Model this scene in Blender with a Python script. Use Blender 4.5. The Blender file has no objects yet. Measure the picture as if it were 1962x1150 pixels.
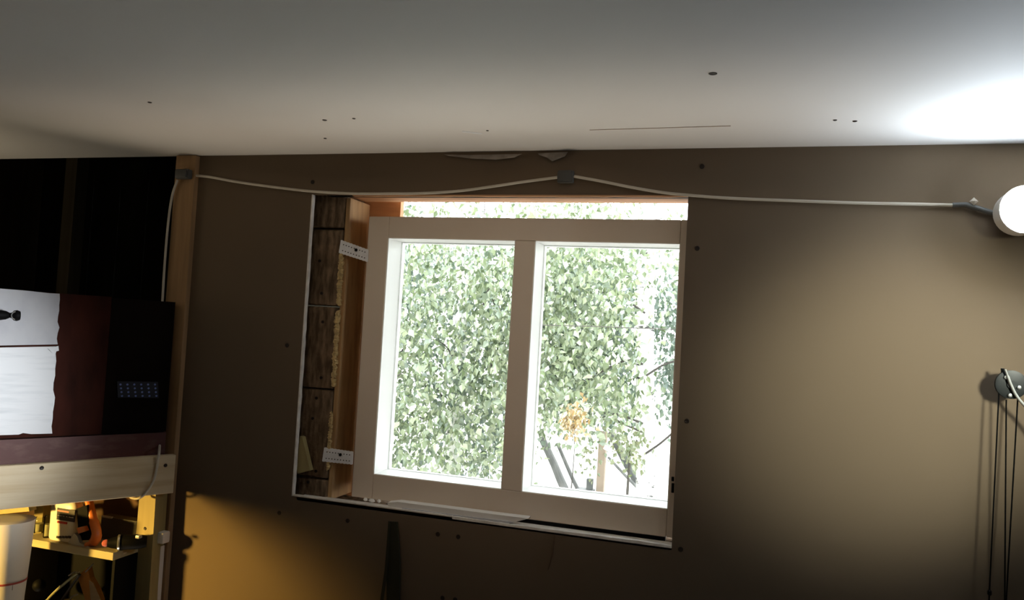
import bpy, bmesh, math, random
from mathutils import Vector, Matrix
R = random.Random(7)
SC = bpy.context.scene
COL = SC.collection
FPX = 1500.0
BASE = 0.95                      # height of the window opening's lower edge
YAW, PITCH, ROLL = -0.3005, 0.0407, 0.0562
CAM = Vector((1.4985, -2.3968, 0.6079 + BASE))

# ------------------------------------------------------------------ camera
cy, sy, cp, sp = math.cos(YAW), math.sin(YAW), math.cos(PITCH), math.sin(PITCH)
FWD = Vector((sy*cp, cy*cp, sp)); r0 = Vector((cy, -sy, 0)); u0 = r0.cross(FWD)
RGT = math.cos(ROLL)*r0 + math.sin(ROLL)*u0
UPV = -math.sin(ROLL)*r0 + math.cos(ROLL)*u0
cd = bpy.data.cameras.new('camera'); cam = bpy.data.objects.new('camera', cd); COL.objects.link(cam)
cam.matrix_world = Matrix(((RGT.x, UPV.x, -FWD.x, CAM.x), (RGT.y, UPV.y, -FWD.y, CAM.y), (RGT.z, UPV.z, -FWD.z, CAM.z), (0, 0, 0, 1)))
cd.sensor_width = 36; cd.lens = 36*FPX/1962; cd.clip_start = 0.02; cd.clip_end = 200
SC.camera = cam

# ------------------------------------------------------------------ world, lights, exposure
SC.view_settings.view_transform = 'Standard'; SC.view_settings.look = 'None'
SC.view_settings.gamma = 1; SC.view_settings.use_curve_mapping = False
SC.view_settings.exposure = 0.0
SC.cycles.use_denoising = True
SC.cycles.max_bounces = 10; SC.cycles.transparent_max_bounces = 16
w = bpy.data.worlds.new('sky'); SC.world = w; w.use_nodes = True
wn = w.node_tree.nodes; wl = w.node_tree.links
bg = wn['Background']; bg.inputs['Color'].default_value = (0.94, 0.97, 1.0, 1); bg.inputs['Strength'].default_value = 8.0

def light(name, kind, loc, energy, color, aim=None, **kw):
    d = bpy.data.lights.new(name, kind); d.energy = energy; d.color = color
    for k, v in kw.items(): setattr(d, k, v)
    o = bpy.data.objects.new(name, d); COL.objects.link(o); o.location = loc
    if aim is not None: o.rotation_euler = (Vector(aim) - Vector(loc)).to_track_quat('-Z', 'Y').to_euler()
    return o
light('sun', 'SUN', (0, 0, 10), 6.0, (1.0, 0.96, 0.88), aim=(1.5, 4.0, 4.5), angle=0.02)
# warm work lamp low on the left, shining under the pine rail
light('warm_lamp', 'SPOT', (-1.70, -1.76, 1.00), 380, (1.0, 0.62, 0.14), aim=(-0.60, 0.0, 0.62), spot_size=0.70, spot_blend=1.0, shadow_soft_size=0.08)
light('warm_lamp_upward', 'AREA', (-1.6, -0.7, 1.72), 2.4, (1.0, 0.84, 0.58), aim=(-1.35, -0.3, 2.6), shape='RECTANGLE', size=0.6, size_y=0.6)  # added soft upward fill for the left part of the ceiling
# shaded pendant whose cone rests on the right hand part of the wall
light('shaded_lamp', 'SPOT', (2.55, -1.35, 1.80), 150, (0.96, 1.0, 0.84), aim=(1.92, 0.0, 1.47), spot_size=0.67, spot_blend=1.0, shadow_soft_size=0.10)
# added cool spot reaching chest and pine rail, standing in for the bulb
light('cool_work_lamp', 'SPOT', (2.55, -1.35, 1.55), 540, (0.90, 0.94, 0.98), aim=(-1.02, -0.78, 1.20), spot_size=0.38, spot_blend=1.0, shadow_soft_size=0.08)
# added upward fill that brightens the ceiling near the wall
light('trough_lamp', 'AREA', (0.55, -0.30, 0.3), 2.0, (1.0, 0.84, 0.64), aim=(0.55, -0.30, 3.0), shape='RECTANGLE', size=3.0, size_y=0.3, spread=0.7)
# added dim fill from behind the camera, aimed at the window
light('rear_lamp', 'SPOT', (1.2, -3.2, 1.95), 48, (1.0, 0.76, 0.55), aim=(0.70, 0.0, 1.45), spot_size=0.50, spot_blend=1.0, shadow_soft_size=0.3)

# ------------------------------------------------------------------ helpers
def ray(px, py): return FWD + RGT*((px-981)/FPX) - UPV*((py-575)/FPX)
def at(px, py, Y):
    d = ray(px, py); return CAM + d*((Y-CAM.y)/d.y)
def atz(px, py, Z):
    d = ray(px, py); return CAM + d*((Z-CAM.z)/d.z)
OD = Vector((math.sin(0.517), math.cos(0.517), 0)); ON = Vector((OD.y, -OD.x, 0))      # slanted frame on the left
OQ = at(335, 908, -0.055)
def ato(px, py, off=0.0):
    q = OQ - ON*off; d = ray(px, py); return CAM + d*((q-CAM).dot(ON)/d.dot(ON))

def new(): return bmesh.new()
def prism(bm, pts, ext):
    """closed slab: polygon pts swept by the vector ext"""
    ext = Vector(ext); n = len(pts)
    a = [bm.verts.new(p) for p in pts]; b = [bm.verts.new(Vector(p)+ext) for p in pts]
    bm.faces.new(a); bm.faces.new(list(reversed(b)))
    for i in range(n): bm.faces.new((a[i], b[i], b[(i+1) % n], a[(i+1) % n]))
def box(bm, lo, hi, bev=0.0):
    x0, y0, z0 = lo; x1, y1, z1 = hi
    t = new(); prism(t, [(x0, y0, z0), (x1, y0, z0), (x1, y0, z1), (x0, y0, z1)], (0, y1-y0, 0))
    if bev: bmesh.ops.bevel(t, geom=t.edges[:], offset=bev, segments=2, affect='EDGES', profile=0.6)
    merge(bm, t)
def merge(bm, t, mat=None):
    m = bpy.data.meshes.new('t'); 
    if mat is not None: t.transform(mat)
    t.to_mesh(m); t.free(); bm.from_mesh(m); bpy.data.meshes.remove(m)
def frame_of(d):
    d = d.normalized(); a = Vector((0, 0, 1)) if abs(d.z) < 0.9 else Vector((1, 0, 0))
    u = d.cross(a).normalized(); return u, d.cross(u).normalized()
def tube(bm, pts, rad, seg=10, flat=1.0):
    pts = [Vector(p) for p in pts]; n = len(pts)
    rr = rad if isinstance(rad, (list, tuple)) else [rad]*n
    rings = []; u = None
    for i, p in enumerate(pts):
        d = (pts[min(i+1, n-1)] - pts[max(i-1, 0)]).normalized()
        if u is None: u, v = frame_of(d)
        else:
            u = (u - d*u.dot(d)).normalized(); v = d.cross(u)
        rings.append([bm.verts.new(p + (u*math.cos(2*math.pi*k/seg) + v*math.sin(2*math.pi*k/seg)*flat)*rr[i]) for k in range(seg)])
    for a, b in zip(rings, rings[1:]):
        for k in range(seg): bm.faces.new((a[k], a[(k+1) % seg], b[(k+1) % seg], b[k]))
    bm.faces.new(list(reversed(rings[0]))); bm.faces.new(rings[-1])
def smooth_path(pts, n=6):
    pts = [Vector(p) for p in pts]; out = []
    P = [pts[0]*2-pts[1]] + pts + [pts[-1]*2-pts[-2]]
    for i in range(1, len(P)-2):
        for k in range(n):
            t = k/n
            out.append(0.5*((2*P[i]) + (P[i+1]-P[i-1])*t + (2*P[i-1]-5*P[i]+4*P[i+1]-P[i+2])*t*t + (3*P[i]-P[i-1]-3*P[i+1]+P[i+2])*t**3))
    out.append(pts[-1]); return out
def lathe(bm, prof, loc=(0, 0, 0), axis=(0, 0, 1), seg=28):
    """profile of (radius, height) turned about axis"""
    ax = Vector(axis).normalized(); u, v = frame_of(ax); loc = Vector(loc); rings = []
    for r, h in prof:
        r = max(r, 1e-5)
        rings.append([bm.verts.new(loc + ax*h + (u*math.cos(2*math.pi*k/seg)+v*math.sin(2*math.pi*k/seg))*r) for k in range(seg)])
    for a, b in zip(rings, rings[1:]):
        for k in range(seg): bm.faces.new((a[k], a[(k+1) % seg], b[(k+1) % seg], b[k]))
    bm.faces.new(list(reversed(rings[0]))); bm.faces.new(rings[-1])

def obj(name, bm, m, parent=None, smooth=False, label=None):
    bmesh.ops.recalc_face_normals(bm, faces=bm.faces[:])
    me = bpy.data.meshes.new(name); bm.to_mesh(me); bm.free()
    if smooth:
        me.polygons.foreach_set('use_smooth', [True]*len(me.polygons))
    me.materials.append(m)
    o = bpy.data.objects.new(name, me); COL.objects.link(o)
    if smooth:
        try: me.set_sharp_from_angle(angle=math.radians(38))
        except Exception: pass
    if parent is not None:
        o.parent = parent; o.matrix_parent_inverse = Matrix.Translation(parent.location).inverted()
    if label: o['label'] = label
    return o
def tag(o, label, cat, group=None, kind=None):
    o['label'] = label; o['category'] = cat
    if group: o['group'] = group
    if kind: o['kind'] = kind
    return o
def thing(name, label, cat, loc, group=None):
    o = bpy.data.objects.new(name, None); COL.objects.link(o); o.location = loc; o.empty_display_size = .05
    return tag(o, label, cat, group)
def struct(name, bm, m, parent=None, **k):
    o = obj(name, bm, m, parent, **k)
    if parent is None: o['kind'] = 'structure'
    return o
def sroot(name, loc=(0, 0, 0)):
    o = bpy.data.objects.new(name, None); COL.objects.link(o); o.location = loc; o['kind'] = 'structure'; return o

# ------------------------------------------------------------------ materials
def srgb(r, g, b):
    f = lambda c: (c/255/12.92) if c/255 <= .04045 else ((c/255+.055)/1.055)**2.4
    return (f(r), f(g), f(b), 1)
def mat(name, col, rough=0.6, metal=0.0, var=0.12, scale=(6, 6, 6), bump=0.1, bscale=40, col2=None, detail=4, spec=0.5, contrast=(0.3, 0.7), dist=0.002):
    m = bpy.data.materials.new(name); m.use_nodes = True; nt = m.node_tree; N, L = nt.nodes, nt.links
    b = N['Principled BSDF']; b.inputs['Roughness'].default_value = rough; b.inputs['Metallic'].default_value = metal
    b.inputs['Specular IOR Level'].default_value = spec
    tc = N.new('ShaderNodeTexCoord'); mp = N.new('ShaderNodeMapping'); mp.inputs['Scale'].default_value = scale
    L.new(tc.outputs['Object'], mp.inputs['Vector'])
    nz = N.new('ShaderNodeTexNoise'); nz.inputs['Scale'].default_value = 1.0; nz.inputs['Detail'].default_value = detail
    L.new(mp.outputs['Vector'], nz.inputs['Vector'])
    rp = N.new('ShaderNodeValToRGB'); rp.color_ramp.elements[0].position = contrast[0]; rp.color_ramp.elements[1].position = contrast[1]
    c2 = col2 or tuple(min(1, c*(1+var)) for c in col[:3])+(1,)
    rp.color_ramp.elements[0].color = tuple(c*(1-var) for c in col[:3])+(1,) if col2 is None else col
    rp.color_ramp.elements[1].color = c2
    L.new(nz.outputs['Fac'], rp.inputs['Fac']); L.new(rp.outputs['Color'], b.inputs['Base Color'])
    if bump:
        n2 = N.new('ShaderNodeTexNoise'); n2.inputs['Scale'].default_value = bscale; n2.inputs['Detail'].default_value = 5
        L.new(tc.outputs['Object'], n2.inputs['Vector'])
        bp = N.new('ShaderNodeBump'); bp.inputs['Strength'].default_value = bump; bp.inputs['Distance'].default_value = dist
        L.new(n2.outputs['Fac'], bp.inputs['Height']); L.new(bp.outputs['Normal'], b.inputs['Normal'])
    return m
def emit(name, col, s):
    m = bpy.data.materials.new(name); m.use_nodes = True; N, L = m.node_tree.nodes, m.node_tree.links
    N.clear(); e = N.new('ShaderNodeEmission'); e.inputs[0].default_value = col; e.inputs[1].default_value = s
    o = N.new('ShaderNodeOutputMaterial'); L.new(e.outputs[0], o.inputs[0]); return m
def glass(name, tint=(0.97, 0.99, 0.98, 1)):
    m = bpy.data.materials.new(name); m.use_nodes = True; N, L = m.node_tree.nodes, m.node_tree.links
    N.clear(); t = N.new('ShaderNodeBsdfTransparent'); t.inputs[0].default_value = tint
    g = N.new('ShaderNodeBsdfGlossy'); g.inputs['Roughness'].default_value = 0.02
    f = N.new('ShaderNodeFresnel'); f.inputs[0].default_value = 1.2
    mx = N.new('ShaderNodeMixShader'); o = N.new('ShaderNodeOutputMaterial')
    L.new(f.outputs[0], mx.inputs[0]); L.new(t.outputs[0], mx.inputs[1]); L.new(g.outputs[0], mx.inputs[2]); L.new(mx.outputs[0], o.inputs[0])
    return m
def leafmat(name, cols):
    m = bpy.data.materials.new(name); m.use_nodes = True; N, L = m.node_tree.nodes, m.node_tree.links
    N.clear(); g = N.new('ShaderNodeNewGeometry'); rp = N.new('ShaderNodeValToRGB')
    el = rp.color_ramp.elements
    while len(el) < len(cols): el.new(0.5)
    for i, c in enumerate(cols): el[i].position = i/(len(cols)-1); el[i].color = c
    L.new(g.outputs['Random Per Island'], rp.inputs['Fac'])
    d = N.new('ShaderNodeBsdfDiffuse'); t = N.new('ShaderNodeBsdfTranslucent'); gl = N.new('ShaderNodeBsdfGlossy')
    gl.inputs['Roughness'].default_value = 0.35; gl.inputs[0].default_value = (.8, .85, .9, 1)
    L.new(rp.outputs[0], d.inputs[0]); L.new(rp.outputs[0], t.inputs[0])
    a = N.new('ShaderNodeMixShader'); a.inputs[0].default_value = .42; L.new(d.outputs[0], a.inputs[1]); L.new(t.outputs[0], a.inputs[2])
    b = N.new('ShaderNodeMixShader'); b.inputs[0].default_value = .12; L.new(a.outputs[0], b.inputs[1]); L.new(gl.outputs[0], b.inputs[2])
    o = N.new('ShaderNodeOutputMaterial'); L.new(b.outputs[0], o.inputs[0]); return m

M = {}
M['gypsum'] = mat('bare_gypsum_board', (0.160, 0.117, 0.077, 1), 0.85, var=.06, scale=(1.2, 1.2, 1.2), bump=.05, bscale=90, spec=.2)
M['gypsum_core'] = mat('cut_gypsum_edge', (0.80, 0.76, 0.70, 1), 0.9, var=.15, scale=(30, 30, 30), bump=.6, bscale=120)
M['ceiling'] = mat('painted_ceiling', (0.70, 0.68, 0.65, 1), 0.8, var=.03, scale=(.8, .8, .8), bump=.03, bscale=60, spec=.2)
M['floor'] = mat('floor_boards', (0.10, 0.055, 0.025, 1), 0.7, scale=(2, 14, 2))
M['room'] = mat('side_wall', (0.06, 0.035, 0.018, 1), 0.85)
M['dark'] = mat('black_void_board', (0.012, 0.011, 0.007, 1), 0.95, var=.4, scale=(8, 8, 1.5), spec=.05)  # near-black colour holds the shade of the unlit recess
M['dark2'] = mat('dark_stud', (0.05, 0.04, 0.025, 1), 0.9, var=.2, scale=(20, 20, 2), spec=.1)
M['stud'] = mat('brown_stud', (0.36, 0.215, 0.10, 1), 0.75, var=.18, scale=(45, 45, 3), bump=.2)
M['pine'] = mat('pine_board', (0.70, 0.57, 0.37, 1), 0.55, var=.0, scale=(3, 3, 46), col2=(0.54, 0.38, 0.19, 1), contrast=(.42, .85), bump=.12)
M['pine_y'] = mat('yellow_pine', (0.36, 0.29, 0.12, 1), 0.6, var=.1, scale=(40, 40, 3), bump=.12)
M['shelfwood'] = mat('shelf_pine', (0.44, 0.37, 0.20, 1), 0.6, var=.1, scale=(3, 30, 40), bump=.12)
M['sash'] = mat('painted_sash', (0.82, 0.70, 0.57, 1), 0.5, var=.02, scale=(4, 4, 4), bump=.08, bscale=25)  # indoor copy of the sash paint, warm room light put into the beige
M['sashwhite'] = mat('fresh_white_paint', (0.93, 0.93, 0.92, 1), 0.5, var=.01, scale=(4, 4, 4), bump=.05)  # brighter copy of the sash paint, daylight put into the colour
M['log'] = mat('old_log_timber', (0.10, 0.065, 0.035, 1), 0.85, var=.0, scale=(60, 60, 14), col2=(0.33, 0.22, 0.13, 1), contrast=(.38, .72), bump=.9, bscale=60, dist=.006)
M['jamb'] = mat('cut_log_jamb', (0.52, 0.32, 0.14, 1), 0.75, var=.0, scale=(50, 30, 5), col2=(0.30, 0.17, 0.07, 1), contrast=(.45, .8), bump=.4)
M['lintel'] = mat('raw_wood_lintel', (0.62, 0.34, 0.17, 1), 0.7, var=.15, scale=(4, 40, 40), bump=.3)
M['tow'] = mat('torn_fibre_insulation', (0.60, 0.44, 0.20, 1), 0.95, var=.25, scale=(60, 60, 60), bump=1.0, bscale=120, dist=.006)
M['zinc'] = mat('perforated_zinc', (0.88, 0.88, 0.88, 1), 0.4, metal=.0, var=.06, scale=(40, 40, 40))
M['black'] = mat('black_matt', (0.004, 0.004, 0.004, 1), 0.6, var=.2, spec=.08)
M['screw'] = mat('dark_screw_head', (0.02, 0.012, 0.008, 1), 0.5, metal=.3)
M['cable'] = mat('white_cable', (0.60, 0.55, 0.46, 1), 0.5, var=.05)
M['jbox'] = mat('grey_junction_plastic', (0.075, 0.075, 0.07, 1), 0.5)
M['whiteplas'] = mat('white_plastic', (0.88, 0.85, 0.80, 1), 0.45, var=.04)
M['film'] = mat('clear_film', (0.30, 0.26, 0.22, 1), 0.25, var=.2, scale=(30, 30, 30))
M['redpaint'] = mat('worn_oxblood_paint', (0.022, 0.006, 0.003, 1), 0.65, var=.0, scale=(14, 14, 5), col2=(0.055, 0.014, 0.008, 1), bump=.2, spec=.06)
M['redrail'] = mat('red_painted_rail', (0.085, 0.020, 0.014, 1), 0.55, var=.0, scale=(16, 16, 40), col2=(0.17, 0.08, 0.06, 1), contrast=(.5, .9))
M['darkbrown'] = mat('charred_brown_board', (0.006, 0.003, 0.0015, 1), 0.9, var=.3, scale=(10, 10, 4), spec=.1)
M['greypaint'] = mat('grey_white_paint', (0.56, 0.56, 0.58, 1), 0.6, var=.0, scale=(14, 14, 9), col2=(0.46, 0.46, 0.50, 1), contrast=(.45, .8))
M['whitepaint'] = mat('brushed_white_paint', (0.84, 0.85, 0.86, 1), 0.6, var=.0, scale=(7, 7, 60), col2=(0.66, 0.68, 0.70, 1), contrast=(.5, .85))
M['bluedots'] = mat('pale_blue_stud', (0.16, 0.22, 0.55, 1), 0.4, var=.05)
M['navy'] = mat('navy_plate', (0.003, 0.004, 0.014, 1), 0.6)
M['brownback'] = mat('brown_back_board', (0.10, 0.05, 0.022, 1), 0.8, var=.2, scale=(6, 6, 20))
M['paper'] = mat('cream_card', (0.80, 0.75, 0.64, 1), 0.6, var=.04, scale=(5, 5, 5))
M['redband'] = mat('red_band', (0.45, 0.08, 0.06, 1), 0.5)
M['ink'] = mat('dark_ink', (0.03, 0.025, 0.03, 1), 0.5)
M['greyink'] = mat('faded_ink', (0.42, 0.34, 0.28, 1), 0.5)
M['pinkprint'] = mat('pink_print', (0.62, 0.19, 0.15, 1), 0.5)
M['redprint'] = mat('red_print', (0.55, 0.04, 0.03, 1), 0.5)
M['bottle'] = mat('white_bottle', (0.78, 0.77, 0.70, 1), 0.35, var=.03)
M['orange'] = mat('orange_plastic', (0.80, 0.22, 0.045, 1), 0.35, var=.06)
M['greytool'] = mat('grey_tool_metal', (0.45, 0.46, 0.44, 1), 0.35, metal=.3)
M['pinkball'] = mat('dusky_red_knob', (0.55, 0.14, 0.12, 1), 0.35)
M['steel'] = mat('steel', (0.6, 0.6, 0.58, 1), 0.3, metal=.8)
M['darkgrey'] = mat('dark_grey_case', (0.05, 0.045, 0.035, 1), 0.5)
M['green'] = mat('olive_grip', (0.30, 0.30, 0.16, 1), 0.5, var=.2)
M['tan'] = mat('tan_leather', (0.55, 0.25, 0.06, 1), 0.6, var=.2)
M['frost'] = mat('frosted_jar', (0.55, 0.52, 0.42, 1), 0.2, var=.1)
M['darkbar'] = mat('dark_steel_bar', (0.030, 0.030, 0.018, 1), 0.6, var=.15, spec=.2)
M['cam'] = mat('dark_anodised_alloy', (0.012, 0.014, 0.014, 1), 0.35, metal=.0, spec=.15)
M['limb'] = mat('grey_bow_limb', (0.42, 0.42, 0.40, 1), 0.4)
M['ground'] = mat('pale_sandy_ground', (0.62, 0.60, 0.56, 1), 0.95, var=.08, scale=(2, 2, 2), bump=.5, bscale=8)
M['bark'] = mat('birch_bark', (0.80, 0.79, 0.77, 1), 0.8, var=.0, scale=(5, 5, 16), col2=(0.03, 0.03, 0.03, 1), contrast=(.60, .66), bump=.4)
M['twig'] = mat('grey_brown_twig', (0.05, 0.045, 0.04, 1), 0.9, var=.3)
M['polegrey'] = mat('weathered_grey_pole', (0.20, 0.20, 0.20, 1), 0.9, var=.25, scale=(10, 10, 3))
M['polewhite'] = mat('pale_weathered_beam', (0.13, 0.135, 0.135, 1), 0.9, var=.1)
M['postpink'] = mat('pale_timber_post', (0.38, 0.30, 0.24, 1), 0.9, var=.1)
M['bulb'] = emit('bulb_glow', (0.76, 0.88, 1.0, 1), 270)
M['glass'] = glass('window_glass')
M['jarglass'] = glass('jar_glass', (0.86, 0.87, 0.80, 1))
M['leaf'] = leafmat('birch_leaf', [(0.07, 0.10, 0.04, 1), (0.13, 0.17, 0.075, 1), (0.21, 0.25, 0.13, 1), (0.38, 0.41, 0.28, 1)])
M['leaf2'] = leafmat('bluish_leaf', [(0.06, 0.095, 0.065, 1), (0.11, 0.15, 0.10, 1), (0.20, 0.24, 0.18, 1)])
M['leafy'] = leafmat('yellow_green_leaf', [(0.08, 0.11, 0.03, 1), (0.15, 0.17, 0.06, 1), (0.20, 0.21, 0.10, 1)])
M['leafo'] = leafmat('autumn_leaf', [(0.26, 0.18, 0.06, 1), (0.34, 0.22, 0.08, 1), (0.26, 0.22, 0.10, 1)])

# ------------------------------------------------------------------ room shell
W, H = 1.2942, 1.05
ZB, ZT = BASE, BASE+H
ZC = 1.1929+BASE
XL = at(352, 700, 0.0).x          # where the board wall starts, right of the stud
XR, XFL, YB = 2.75, -2.7, -4.2
wall = sroot('wall_far')
bm = new()
TH = 0.0125
for lo, hi in (((XL, 0, 0), (0, TH, ZC)), ((W, 0, 0), (XR, TH, ZC)), ((0, 0, 0), (W, TH, ZB)), ((0, 0, ZT), (W, TH, ZC))): box(bm, lo, hi)
obj('gypsum_panel', bm, M['gypsum'], wall)
# raw cut edge round the opening, ragged
def ragged(p0, p1, n, wdt, dirv, amp):
    pts = []
    for i in range(n+1): pts.append(p0.lerp(p1, i/n) + dirv*(wdt + amp*R.uniform(-1, 1)))
    return [p0, p1] + list(reversed(pts))
bm = new()
prism(bm, ragged(Vector((0, -.0012, ZB)), Vector((0, -.0012, ZT)), 40, .0045, Vector((1, 0, 0)), .0012), (0, .016, 0))
obj('cut_edge', bm, M['gypsum_core'], wall)
bm = new()
prism(bm, ragged(Vector((0, -.0012, ZB)), Vector((W*.46, -.0012, ZB)), 30, .004, Vector((0, 0, 1)), .0008), (0, .016, 0))
prism(bm, ragged(Vector((W*.46, -.0015, ZB-.006)), Vector((W, -.0015, ZB-.006)), 30, .008, Vector((0, 0, 1)), .001), (0, .018, 0))
obj('cut_edge', bm, M['gypsum_core'], wall)
bm = new()
prism(bm, ragged(Vector((.16, -.0012, ZT)), Vector((W, -.0012, ZT)), 40, -.0045, Vector((0, 0, 1)), .0008), (0, .016, 0))
obj('cut_edge', bm, M['lintel'], wall)
def screw_at(p, nrm, r, parent):
    bm = new(); lathe(bm, [(r, -.002), (r, .0008), (r*.8, .0016), (r*.3, .001)], p, nrm, 10)
    return obj('screw', bm, M['screw'], parent)
for px, py in ((599, 349), (1345, 319), (1336, 476), (550, 662), (1316, 807), (1304, 1053), (535, 983), (666, 998), (839, 1024), (878, 1029), (848, 1146), (872, 1149)):
    screw_at(at(px, py, 0), (0, -1, 0), .0075, wall)

bm = new(); box(bm, (XFL, YB, ZC), (XR, 0.0, ZC+.0125)); box(bm, (XL, 0, ZC), (XR, .22, ZC+.0125))
ceil = struct('ceiling', bm, M['ceiling'])
for px, py, r in ((287, 196, .006), (622, 230, .007), (678, 227, .005), (623, 265, .005), (1366, 141, .0095), (1600, 230, .005), (1638, 232, .006), (934, 250, .004)):
    screw_at(atz(px, py, ZC), (0, 0, -1), r, ceil)
def ribbon(px0, px1, wdt, Z):
    a, b = atz(*px0, Z), atz(*px1, Z); s = (b-a).cross(Vector((0, 0, 1))).normalized()*wdt; bm = new()
    prism(bm, [a-s, b-s, b+s, a+s], (0, 0, -.0012)); return bm
obj('scratch', ribbon((886, 252), (924, 256), .006, ZC), M['whitepaint'], ceil)
obj('joint_line', ribbon((1130, 249), (1400, 241), .002, ZC), M['greyink'], ceil)
bm = new(); box(bm, (XFL, YB, ZC+.3), (XR, 1.5, ZC+.36)); struct('roof', bm, M['dark'])
bm = new(); box(bm, (XFL, YB, -.1), (XR, 1.4, 0)); struct('floor', bm, M['floor'])
bm = new(); box(bm, (XR, YB, 0), (XR+.1, .22, ZC+.3)); struct('wall_right', bm, M['room'])
bm = new(); box(bm, (XFL-.1, YB, 0), (XFL, 1.4, ZC+.3)); struct('wall_left', bm, M['dark2'])
bm = new(); box(bm, (XFL, YB-.1, 0), (XR, YB, ZC+.3)); struct('wall_back', bm, M['room'])
# recess left of the board wall, its shade put into near-black planks
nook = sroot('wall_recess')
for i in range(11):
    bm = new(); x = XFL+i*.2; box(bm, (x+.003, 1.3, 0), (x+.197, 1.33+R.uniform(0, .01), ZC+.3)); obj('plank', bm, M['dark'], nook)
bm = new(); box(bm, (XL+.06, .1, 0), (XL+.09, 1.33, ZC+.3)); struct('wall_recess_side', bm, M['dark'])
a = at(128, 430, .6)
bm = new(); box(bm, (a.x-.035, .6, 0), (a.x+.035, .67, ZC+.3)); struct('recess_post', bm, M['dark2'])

# stud where the board wall begins
sx0, sx1 = at(309, 700, -.02).x, at(347, 700, -.02).x
bm = new(); box(bm, (sx0, -.022, 0), (sx1, .045, ZC-.002), .002)
struct('trim_1', bm, M['stud'])
bm = new(); box(bm, (sx0-.06, .045, 0), (sx1, .14, ZC), .002)
struct('trim_2', bm, M['dark2'])

# ------------------------------------------------------------------ log wall seen inside the opening
logw = sroot('wall_log')
Y0, Y1, YS, YD = .05, .20, .06, .20
XJ = at(643, 660, Y0).x            # sawn ends of the logs
zs = [0, .35, .62, at(600, 905, Y0).z-.02, at(610, 745, Y0).z, at(615, 586, Y0).z, at(618, 438, Y0).z, ZC+.1]
zs = sorted(zs)
for i, (a, b) in enumerate(zip(zs, zs[1:])):
    bm = new(); j = R.uniform(-.004, .004)
    box(bm, (-.42, Y0+abs(j), a+.003), (XJ+j, Y1-.005, b-.003), .006)
    bmesh.ops.subdivide_edges(bm, edges=[e for e in bm.edges if e.calc_length() > .05], cuts=5, use_grid_fill=True)
    for v in bm.verts:
        if v.co.y < Y0+.03: v.co.y += R.uniform(-.003, .003)
    obj('log', bm, M['log'], logw)
for z0, z1, s in ((0, ZB-.012, 0), (ZT+.002, ZC+.1, 1)):
    k = 3 if s == 0 else 1
    for i in range(k):
        bm = new(); box(bm, (XJ+.002, Y0, z0+(z1-z0)*i/k+.002), (W+.4, Y1-.03, z0+(z1-z0)*(i+1)/k-.002), .004)
        obj('log', bm, M['lintel'] if s else M['log'], logw, label='raw orange lintel over the opening' if s else None)
for i in range(5):
    bm = new(); z0 = ZB-.01+i*.212; box(bm, (W+.012, Y0, z0+.002), (W+.4, Y1-.03, z0+.208), .004); obj('log', bm, M['log'], logw)
# jamb plank covering the log ends
bm = new(); box(bm, (XJ+.004, Y0+.004, ZB-.01), (XJ+.02, Y1-.0, ZT-.002), .003)
for v in bm.verts: v.co.x += R.uniform(-.001, .001)
obj('jamb_plank', bm, M['jamb'], logw)
bm = new(); box(bm, (XJ-.05, Y1+.002, ZB-.05), (at(700, 690, YS).x+.03, Y1+.03, ZT+.05), .002); obj('outer_casing', bm, M['lintel'], logw)
bm = new(); box(bm, (XJ-.05, TH+.001, ZT-.001), (W+.02, Y0-.001, ZT+.04)); obj('dark_gap_strip', bm, M['black'], logw)  # black filler painted as the shade inside the empty slot
# torn fibre between the logs and the jamb plank
def tow(z0, z1, wd):
    bm = new(); n = 60; a = []; 
    pts = [Vector((XJ+.004+R.uniform(-.003, .003), Y0-.004+R.uniform(-.003, .002), z0+(z1-z0)*i/n)) for i in range(n+1)]
    tube(bm, pts, [wd*R.uniform(.6, 1.3) for _ in pts], 7); obj('fibre_strip', bm, M['tow'], logw)
tow(at(640, 740, Y0).z, at(640, 596, Y0).z, .009); tow(at(640, 584, Y0).z, at(640, 480, Y0).z, .009); tow(at(632, 900, Y0).z, at(636, 790, Y0).z, .006)
for px, py in ((616, 562), (618, 617), (615, 724), (606, 763), (599, 802), (605, 903), (590, 924), (612, 500)):
    screw_at(at(px, py, Y0-.003), (0, -1, 0), .0055, logw)
# small wood wedge leaning inside the opening
bm = new(); q = [at(*p, .02) for p in ((575, 836), (579, 838), (594, 902), (571, 908), (568, 900))]
prism(bm, q, (0, .022, 0)); tag(obj('wood_wedge', bm, M['pine_y']), 'small pale wood wedge leaning in the lower left of the window opening', 'wedge')
# strips on the sill
bm = new()
prism(bm, [(.02, .0, ZB-.012), (W, .0, ZB-.012), (W, .0, ZB-.002), (.02, .0, ZB-.002)], (0, .055, 0))
s = obj('trim_3', bm, M['gypsum_core']); s['kind'] = 'structure'
t = [at(x, y, .012) for x, y in ((742, 964), (762, 962), (1012, 994), (985, 1001), (768, 974), (744, 971))]
bm = new(); prism(bm, t, (0, .03, .002)); t = thing('shim_strip', 'white plastic shim strip slid under the sash on the sill', 'shim', t[0])
obj('strip', bm, M['whiteplas'], t)
t2 = [at(x, y, .006) for x, y in ((770, 974), (880, 988), (984, 1001), (972, 1003), (868, 992), (768, 978))]
bm = new(); prism(bm, t2, (0, .012, 0)); obj('lower_strip', bm, M['greypaint'], t)
bm = new()
for px, py, s in ((712, 960, .012), (700, 958, .008), (726, 961, .007)):
    c = at(px, py, .03); lathe(bm, [(s*.5, -.004), (s, 0), (s*.6, .006)], c, (0.2, 0, 1), 7)
tag(obj('plaster_crumb', bm, M['gypsum_core']), 'white plaster crumbs at the left end of the sill', 'debris', kind='stuff')

# ------------------------------------------------------------------ window

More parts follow.
